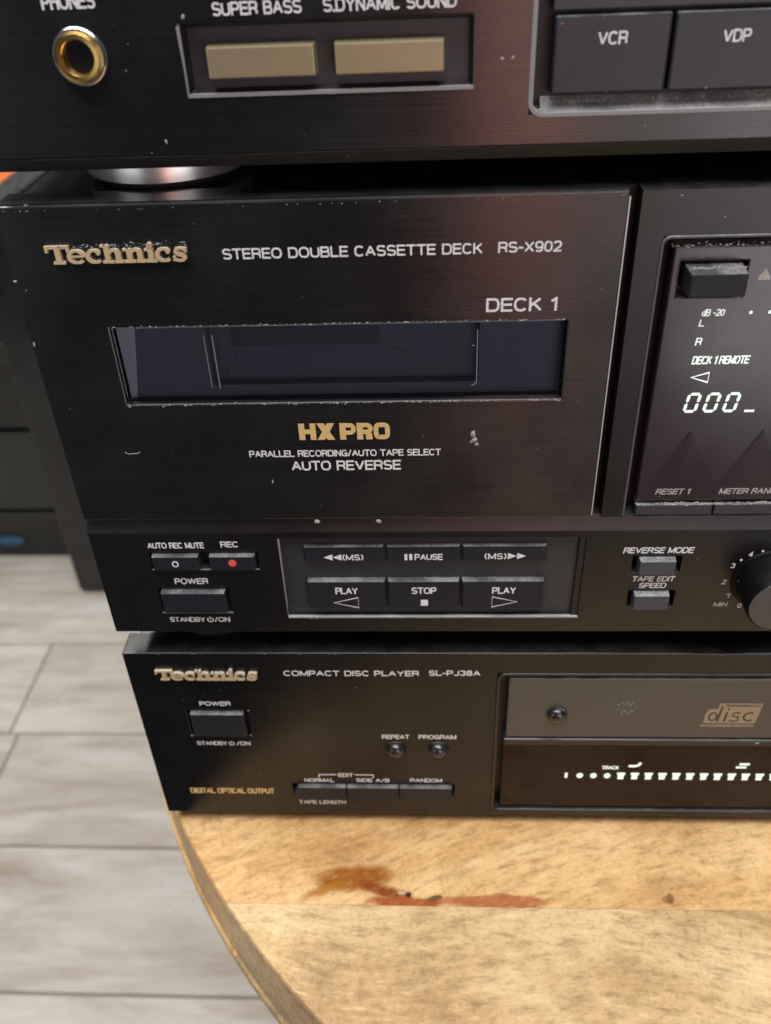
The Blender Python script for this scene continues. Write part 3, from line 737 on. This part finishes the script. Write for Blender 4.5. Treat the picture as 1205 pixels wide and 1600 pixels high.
hx().build('bold_lettering', 'goldprint', door)
text('PARALLEL RECORDING/AUTO TAPE SELECT', -52.2, 2.4, -137.2, 2.2, 0, door, weight=0.17)
text('AUTO REVERSE', -40.5, -9.0, -141.9, 3.3, 0, door, weight=0.17)
# centre section
BX = 252.0
cen = MB().plate(49.4, XR, DT, -159.4, 0.0, 10, [(55.6, BX, -75.8, -159.4 + .01, 6, 0)]).build('centre_panel', 'satin', DK, bevel=0.6)
MB().box(55, BX + 1, 6.0, 9.9, -159.3, -75).build('bay_backing', 'dark', DK)
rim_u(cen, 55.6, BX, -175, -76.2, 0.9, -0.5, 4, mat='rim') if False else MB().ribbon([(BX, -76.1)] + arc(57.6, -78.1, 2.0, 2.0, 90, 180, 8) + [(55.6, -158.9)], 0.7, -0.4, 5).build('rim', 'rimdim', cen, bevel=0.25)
dw = MB().plate(59.0, BX - 3, -78.8, -154.2, 0.8, 5.8, [(61.0, 77.2, -82.5, -92.0, 4.5, 0)]).build('display_window', 'display', DK, bevel=0.4)
eb = MB().key(61.9, 76.4, -83.2, -90.0, 5.6, -5.0, 0.4).build('eject_button', 'key', dw, bevel=0.5)
MB().prism([(80.2, -87.6), (83.2, -87.6), (83.2, -87.0), (81.7, -84.6), (80.2, -87.0)], 0.74, 0.79).build('eject_symbol', 'printdim', dw)
# added facets shaped to imitate a reflection in the lower half of the window
pyr = MB(); zt, zb_ = -128.0, -148.5
def pyramid(x0, x1, z0, z1, h, y=0.79):
    mx, mz = (x0 + x1) / 2, (z0 + z1) / 2
    pyr.add([(x0, y, mz), (mx, y, z0), (x1, y, mz), (mx, y, z1), (mx, y - h, mz)], [(0, 1, 4), (1, 2, 4), (2, 3, 4), (3, 0, 4)])
for c_ in range(9):
    X0 = 61.5 + 19.5 * c_
    pyr.add([(X0, .79, -149.0), (X0 + 10.0, .60, -149.0), (X0 + 19.2, .79, -149.0), (X0 + 9.6, .25, -131.0), (X0 + 9.6, .79, -130.8)], [(0, 1, 3), (1, 2, 3), (0, 3, 4), (3, 2, 4), (0, 2, 1)])
pyr.build('reflection_facets', 'display', dw)
text('dB -20', 68.1, 73.9, -96.9, 1.9, 0.79, dw, mat='glow', weight=0.17, shear=0.1)
for i in range(6): MB().lathe(80.3 + 4.7 * i, -96.1, [(0.45, 0.79), (0.45, 0.72)], n=12).build('level_dot', 'glow', dw)
text('L', 67.9, 69.4, -99.7, 1.9, 0.79, dw, mat='glow', weight=0.17, shear=0.1)
text('R', 67.8, 69.6, -105.0, 2.2, 0.79, dw, mat='glow', weight=0.17, shear=0.1)
text('DECK 1 REMOTE', 67.8, 82.7, -110.4, 2.4, 0.79, dw, mat='glow', weight=0.17, shear=0.12)
MB().ribbon([(68.4, -114.2), (72.9, -112.8), (72.9, -115.7)], 0.55, 0.72, 0.79, closed=True).build('play_symbol', 'glow', dw)
def seg_digit(x, z0, wd, h, sh):
    mb = MB(); t = 0.82; e = 0.12; P = lambda u, v: (x + u + sh * v, z0 + v)
    def seg(a_, b_):
        (ax, az), (bx, bz) = a_, b_; L_ = math.hypot(bx - ax, bz - az); dx, dz = (bx - ax) / L_, (bz - az) / L_
        p0 = (ax + dx * e, az + dz * e); p3 = (bx - dx * e, bz - dz * e); n_ = (-dz * t / 2, dx * t / 2)
        q = [P(*p0), P(p0[0] + dx * t / 2 + n_[0], p0[1] + dz * t / 2 + n_[1]), P(p3[0] - dx * t / 2 + n_[0], p3[1] - dz * t / 2 + n_[1]), P(*p3), P(p3[0] - dx * t / 2 - n_[0], p3[1] - dz * t / 2 - n_[1]), P(p0[0] + dx * t / 2 - n_[0], p0[1] + dz * t / 2 - n_[1])]
        mb.prism(q, 0.72, 0.79)
    i = t / 2
    seg((i, i), (wd - i, i)); seg((i, h - i), (wd - i, h - i)); seg((i, i), (i, h / 2)); seg((i, h / 2), (i, h - i)); seg((wd - i, i), (wd - i, h / 2)); seg((wd - i, h / 2), (wd - i, h - i))
    o = mb.build('digit', 'glow', dw); o['kind'] = 'stuff'
for i in range(3): seg_digit(67.6 + 5.2 * i, -124.9, 3.7, 6.1, 0.16)
MB().box(84.2, 86.8, 0.72, 0.79, -124.9, -124.2).build('digit_bar', 'glow', dw)
text('RESET 1', 64.2, 74.2, -152.0, 2.0, 0.79, dw, weight=0.17, shear=0.22, mat='printdim')
text('METER RANGE', 82.2, 100.0, -152.0, 2.0, 0.79, dw, weight=0.17, shear=0.22, mat='printdim')
xs = [59.0, 81.5, 104, 126.5, 149]
for i in range(4): MB().box(xs[i] + .2, xs[i + 1] - .2, 0.3, 5.8, -159.2, -155.4).build('small_key', 'recess', DK, bevel=0.4)
# sloping groove between upper and lower halves
mb = MB(); mb.add([(XL, 2.6, -159.8), (XR, 2.6, -159.8), (XR, 0.0, -164.3), (XL, 0.0, -164.3), (XL, 10, -159.8), (XR, 10, -159.8), (XR, 10, -164.3), (XL, 10, -164.3)],
                  [(0, 1, 2, 3), (0, 4, 5, 1), (0, 3, 7, 4), (1, 5, 6, 2), (4, 7, 6, 5), (3, 2, 6, 7)])
mb.build('sloping_trim', 'satin', DK)
low = MB().plate(XL, XR, -164.35, DB, 0, 10, [(-47.2, 46.0, -166.9, -199.4, 2.2, 0.0), (-88.3, -54.4, -171.9, -178.6, 3.5, 0), (-88.2, -65.6, -186.5, -196.8, 3.5, 0), (60.6, 75.4, -174.2, -180.8, 3.5, 0), (60.9, 75.4, -188.0, -195.0, 3.5, 0)]).build('lower_panel', 'satin', DK, bevel=0.35)
MB().box(XL + 1, XR - 1, 4.2, 9.8, DB + .8, -165.2).build('panel_backing', 'dark', DK)
kb = MB().plate(-47.15, 45.95, -166.95, -199.35, 2.0, 4.0, []).build('key_bed', 'recess', DK)
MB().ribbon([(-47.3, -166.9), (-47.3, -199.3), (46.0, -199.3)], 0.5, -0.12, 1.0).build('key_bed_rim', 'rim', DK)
mb = MB().prism([(44.3, -167.0), (46.2, -167.0), (46.2, -199.4), (43.9, -199.4)], 0.6, 2.2); mb.build('key_bed_shadow_gap', 'dark', DK)
kx = [-40.4, -14.8, 8.5, 35.0]
KT = {}
for row, (zt_, zb2) in enumerate(((-170.2, -176.9), (-183.7, -196.0))):
    for i in range(3):
        KT[row, i] = MB().key(kx[i] + .22, kx[i + 1] - .22, zt_, zb2, 2.0, -0.2 if row else 0.5, 0.35).build('transport_key', 'key', DK, bevel=0.35)
def sc_(v, y): return v * (214 + y) / 214
def tri(x, z, wd, h, d): return [(x, z - h / 2), (x, z + h / 2), (x + d * wd, z)]
y0, y1 = 0.48, -0.22
p = KT[0, 0]; mb = MB(); mb.prism(tri(-31.2, -174.6, 2.7, 2.4, -1), y0 - .05, y0); mb.prism(tri(-28.4, -174.6, 2.7, 2.4, -1), y0 - .06, y0); mb.build('rewind_symbol', 'print', p)
text('(MS)', -28.1, -21.6, -175.8, 2.3, y0, p, weight=0.17)
p = KT[0, 1]; mb = MB(); mb.box(-8.9, -8.0, y0 - .05, y0, -175.8, -173.4); mb.box(-7.4, -6.5, y0 - .05, y0, -175.8, -173.4); mb.build('pause_symbol', 'print', p)
text('PAUSE', -5.8, 2.9, -175.8, 2.4, y0, p, weight=0.17)
p = KT[0, 2]; text('(MS)', 15.7, 22.4, -175.6, 2.3, y0, p, weight=0.17)
mb = MB(); mb.prism(tri(22.8, -174.4, 2.7, 2.4, 1), y0 - .05, y0); mb.prism(tri(25.6, -174.4, 2.7, 2.4, 1), y0 - .06, y0); mb.build('forward_symbol', 'print', p)
p = KT[1, 0]; text('PLAY', -31.2, -24.0, -189.1, 2.7, y1, p, weight=0.17); MB().ribbon([(-32.0, -192.8), (-24.1, -190.6), (-24.1, -194.9)], 0.36, y1 - .05, y1, closed=True).build('reverse_play_symbol', 'print', p)
p = KT[1, 1]; text('STOP', -7.0, 0.9, -189.1, 2.7, y1, p, weight=0.17); MB().box(-4.1, -1.8, y1 - .05, y1, -194.1, -191.6).build('stop_symbol', 'print', p)
p = KT[1, 2]; text('PLAY', 18.4, 25.9, -189.1, 2.7, y1, p, weight=0.17); MB().ribbon([(18.5, -190.4), (18.5, -194.7), (26.4, -192.5)], 0.36, y1 - .05, y1, closed=True).build('play_symbol', 'print', p)
# record and power buttons
p = MB().key(-87.8, -72.4, -172.2, -178.3, 4, -1.6, 0.4).build('record_mute_button', 'key', DK, bevel=0.3)
MB().ribbon(arc(-80.2, -175.3, 0.85, 1.0, 0, 360, 18)[:-1], 0.42, -1.66, -1.6, closed=True).build('ring_symbol', 'print', p)
p = MB().key(-69.8, -54.8, -172.2, -178.3, 4, -1.6, 0.4).build('record_button', 'key', DK, bevel=0.3)
MB().prism([(-62.2 + 1.25 * math.cos(t * .314), -175.0 + 1.35 * math.sin(t * .314)) for t in range(20)], -1.66, -1.6).build('record_symbol', 'redprint', p)
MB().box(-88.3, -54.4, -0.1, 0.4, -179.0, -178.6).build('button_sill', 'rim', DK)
text('AUTO REC MUTE', -88.3, -70.6, -170.3, 2.3, 0, DK, weight=0.17); text('REC', -65.4, -59.8, -170.0, 2.3, 0, DK, weight=0.17)
MB().key(-87.7, -66.1, -186.9, -196.3, 4, -1.8, 0.5).build('power_button', 'key', DK, bevel=0.35)
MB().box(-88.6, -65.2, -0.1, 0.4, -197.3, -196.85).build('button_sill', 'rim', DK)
text('POWER', -82.3, -71.5, -184.8, 2.4, 0, DK, weight=0.17)
text('STANDBY', -86.8, -75.0, -201.2, 2.1, 0, DK, weight=0.17); power_mark(DK, -73.3, -200.2, 0.95); text('/ON', -72.0, -66.8, -201.2, 2.1, 0, DK, weight=0.17)
# right lower controls
for zt_, zb2, dx in ((-174.5, -180.5, 0), (-188.3, -194.8, 0)):
    MB().key(62.2, 73.6, zt_, zb2, 4, -2.2, 0.3).build('mode_button', 'keyblue', DK, bevel=0.35)
text('REVERSE MODE', 57.4, 78.6, -173.2, 2.3, 0, DK, weight=0.17, shear=0.15)
text('TAPE EDIT', 61.3, 74.6, -184.4, 2.1, 0, DK, weight=0.17, shear=0.15); text('SPEED', 63.7, 72.3, -187.1, 2.1, 0, DK, weight=0.17, shear=0.15)
kn = MB().lathe(103, -184, [(11.6, -0.01), (11.4, -0.6), (10.2, -1.0), (9.9, -11.2), (9.4, -12.0)], n=64).build('level_knob', 'knob', DK, smooth=True)
MB().lathe(103, -184, [(9.3, -11.9), (9.2, -12.15), (8.6, -12.2), (0.0, -12.2)], n=64).build('knob_cap', 'tray', kn, smooth=True)
for t_, x, z in (('0', 96.2, -194.6), ('1', 91.7, -190.4), ('2', 89.6, -184.8), ('3', 91.1, -178.3), ('4', 95.6, -173.8), ('5', 102.3, -171.6), ('6', 110.0, -173.6)):
    text(t_, x - .75, x + .75, z - .9, 1.9, 0, DK, weight=0.17, shear=0.15, name='dial_number', mat='print' if t_ in '0345' else 'printdim')
for x, z in ((93.1, -176.0), (98.9, -172.6)):
    MB().lathe(x, z, [(0.42, 0), (0.42, -0.05)], n=10).build('dial_dot', 'print', DK)
text('MIN', 88.0, 92.4, -194.9, 1.7, 0, DK, weight=0.17, shear=0.15, mat='printdim')
sp = scatter(-104, 45, -66, -158, 67, seed=21) + scatter(50, 110, -66, -75, 6, seed=22) + scatter(60, 110, -93, -150, 18, 0.08, 0.22, seed=23, y=0.8) + scatter(-104, 110, -165, -204, 58, seed=24)
sp += edge_dust(-84, -96.6, 34.6, -96.6, 170, 0.10, 0.5, 0.12, seed=31) + edge_dust(-84, -119.9, 34.6, -119.9, 190, 0.10, 0.55, 0.14, seed=32)
sp += edge_dust(58, -78.4, 112, -78.0, 150, 0.15, .6, .35, seed=33, y=0.6) + edge_dust(59, -155.0, 112, -155.0, 220, 0.2, .8, .25, seed=34, y=0.3)
sp += edge_dust(-47, -199.6, 46, -199.6, 100, 0.1, .4, .15, seed=35) + edge_dust(62.5, -83.3, 76, -83.3, 120, .25, .7, .2, seed=36, y=-2)
sp += edge_dust(-95, -74.6, -59.5, -74.4, 110, .12, .5, .28, seed=37, y=-0.8) + edge_dust(XL, -66.0, 46, -66.0, 60, .08, .3, .1, seed=38)
sp += [(11.3, -130.4, 1.8, 1.5, 1.3, 0), (11.9, -132.2, 2.0, 1.3, 0.9, 0), (12.3, -133.6, 1.2, 1.4, 0.3, 0), (10.7, -132.9, 0.7, 1.5, 2.0, 0), (-34.5, -160.3, 2.0, 1.2, -.6, 0), (-16.2, -160.2, 2.1, 1.2, -.6, 0), (-46.5, -145.5, 0.6, 3.2, 1.5, 0)]
sp += [(-105.2, -101.0, 0.8, 2.6, 1.6, -.1), (-105.4, -83.5, 0.7, 2.2, 0.4, -.1), (-103.2, -86.0, 0.5, 1, 0, 0)]
dust(DK, sp)
MB().ribbon([(-88.0, -135.0), (-87.2, -135.6), (-84.2, -135.4), (-83.6, -134.9)], 0.22, -0.04, 0).build('scratch', 'printdim', DK)

# ------------------------------------------------------------------ receiver (top)
RC = empty('stereo_receiver', (109, 150, ZC - 65.5), 'topmost black hi-fi unit with headphone socket and gold buttons', 'receiver')
chassis(RC, -103, 321, 10.3, 300, -58.5, 82)
for fx, fy in ((-69.5, 32.5), (287.5, 32.5), (-69.5, 255), (287.5, 255)): foot(RC, fx, fy, -58.5, -65.5, 21.5, True)
RT, RB_ = 82.0, -57.2
SX = 240.0
pan = MB().plate(XL, XR, RB_ + 3.0, RT, 0, 10, [(-53.5, 9.4, -27.6, -41.5, 3.4, 0.9), (22.2, SX, 4.0, -47.6, 4.0, 1.2)]).build('front_panel', 'brushed', RC, bevel=0.4)
mb = MB().add([(XL, 0, RB_ + 2.95), (XR, 0, RB_ + 2.95), (XR, 1.6, RB_), (XL, 1.6, RB_), (XL, 10, RB_ + 2.95), (XR, 10, RB_ + 2.95), (XR, 10, RB_), (XL, 10, RB_)], [(0, 1, 2, 3), (3, 2, 6, 7), (0, 3, 7, 4), (1, 5, 6, 2), (4, 5, 1, 0), (4, 7, 6, 5)])
mb.build('lower_bevel', 'dark', RC)
MB().box(XL + 1, XR - 1, 5.0, 9.9, RB_ + 3.5, RT - 1).build('panel_backing', 'dark', RC)
MB().box(-52.9, 8.8, 3.2, 4.6, -40.9, -28.2).build('recess_plate', 'recess', RC)
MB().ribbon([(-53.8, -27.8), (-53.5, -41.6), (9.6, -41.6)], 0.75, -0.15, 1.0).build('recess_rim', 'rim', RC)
for a, b in ((-48.6, -24.5), (-20.7, 3.4)):
    MB().key(a, b, -31.6, -38.5, 3.3, -0.9, 0.35).build('tone_button', 'champagne', RC, bevel=0.3)
text('PHONES', -82.2, -70.6, -23.8, 3.0, 0, RC, weight=0.17)
text('SUPER BASS', -45.9, -26.8, -26.1, 2.6, 0, RC, weight=0.17)
text('S.DYNAMIC SOUND', -22.3, 5.8, -26.1, 2.6, 0, RC, weight=0.17)
jk = MB().lathe(-76.3, -32.9, [(5.9, 0.0), (5.9, -0.5), (5.6, -0.8), (5.3, -0.8)], caps=False, n=48).build('headphone_socket', 'nickel', RC, smooth=True)
MB().lathe(-76.3, -32.9, [(5.35, -0.6), (5.2, -1.3), (4.6, -1.7), (3.7, -1.6), (3.25, -1.0), (3.2, 2.5)], caps=False, n=48).build('socket_ring', 'gold', jk, smooth=True)
MB().lathe(-76.3, -32.9, [(3.22, 0.8), (3.18, 5.5)], caps=False, n=32).build('socket_sleeve', 'nickel', jk, smooth=True)
MB().lathe(-76.3, -32.9, [(3.17, 3.5), (3.17, 4.9)], n=32).build('socket_bore', 'dark', jk, smooth=True)
MB().box(23.2, SX - 1.2, 3.8, 4.9, -46.5, 3.0).build('source_key_bed', 'dark', RC)
xs = [26.2, 51.2, 76.0, 101.0, 126.0]
for i, nm in enumerate(('VCR', 'VDP', None, None)):
    b = MB().key(xs[i] + .15, xs[i + 1] - .15, -28.2, -43.9, 4.0, -0.5, 0.25).build('source_button', 'srckey', RC, bevel=0.5)
    if nm == 'VCR': text('VCR', 35.6, 41.9, -34.1, 2.6, -0.52, b, weight=0.17)
    if nm == 'VDP': text('VDP', 61.7, 67.5, -34.4, 2.5, -0.52, b, weight=0.17)
MB().box(26.0, 200, 0.2, 4.0, -27.6, -21.0).build('source_key_header', 'recess', RC, bevel=0.4)
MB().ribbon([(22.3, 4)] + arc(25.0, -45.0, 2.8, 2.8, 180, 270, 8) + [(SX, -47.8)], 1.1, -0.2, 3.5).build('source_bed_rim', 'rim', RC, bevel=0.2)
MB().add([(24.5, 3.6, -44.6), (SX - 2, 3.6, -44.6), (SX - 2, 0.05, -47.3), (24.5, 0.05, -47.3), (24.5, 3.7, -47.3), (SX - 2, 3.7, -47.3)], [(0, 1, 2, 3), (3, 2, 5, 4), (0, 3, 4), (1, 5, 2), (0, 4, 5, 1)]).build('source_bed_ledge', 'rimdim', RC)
sp = edge_dust(25, -45.6, 110, -45.7, 260, .12, .45, .25, seed=46, y=2.2) + edge_dust(23.0, -46.8, 26.0, -47.2, 60, .2, .6, .3, seed=47) + scatter(-105, 20, -22, -56, 27, seed=41) + scatter(10, 110, -44, -56, 18, seed=42) + edge_dust(-53, -41.8, 9, -41.8, 70, .1, .35, .12, seed=43) + edge_dust(23, -47.4, 100, -47.6, 90, .1, .4, .2, seed=44)
sp += [(15.6, -36.2, 0.9, 1.2, .4, 0), (18.0, -36.0, 0.9, 1.4, 1.4, 0), (-52.2, -26.0, 1.0, 1.5, 1.2, 0), (-60.5, -51.0, 0.7, 2.0, 1.8, 0)]
dust(RC, sp)

# ------------------------------------------------------------------ background furniture
CA = empty('media_cabinet', (-900, 1050, 0), 'low black cabinet with blue light on the floor at left', 'cabinet')
MB().box(-1500, -530, 862, 1240, -ZC + 70, -345).build('cabinet_body', 'cab', CA, bevel=2)
MB().box(-1500, -531, 848, 861, -628, -350).build('cabinet_door', 'cab', CA, bevel=2)
MB().box(-1490, -536, 846, 861, -768, -636).build('drawer_front', 'cabgrey', CA, bevel=3)
MB().box(-1480, -545, 850, 1230, -ZC, -ZC + 82).build('plinth', 'cab', CA, bevel=2)
MB().box(-1480, -548, 838, 847, -528, -494).build('door_reflection_strip', 'cabgrey', CA, bevel=2)  # added strip, a grey reflection band painted on the cabinet front
MB().prism([(-652 + 24 * math.cos(t * .314), -829 + 8 * math.sin(t * .314)) for t in range(20)], 846, 850).build('indicator_light', 'blueled', CA, bevel=1)
UP = empty('upright_panel', (-500, 880, 0), 'slim black upright panel standing on the floor beside the cabinet', 'panel')
MB().box(-520, -479, 762, 1000, -ZC + 6, -300).build('upright_board', 'cab', UP, bevel=3)
MB().box(-516, -483, 770, 990, -ZC, -ZC + 6).build('foot_strip', 'rubber', UP)
FO = empty('folder', (-700, 1050, ZC - 344.9), 'orange folder with a white border lying on the black cabinet', 'folder')
MB().box(-860, -550, 900, 1200, -344.9, -339).build('folder_board', 'whiteboard', FO, bevel=1)
MB().box(-855, -581, 905, 1195, -338.9, -338).build('folder_cover', 'orange', FO)

for o in list(bpy.data.objects):
    if 'b' in o.keys(): del o['b']
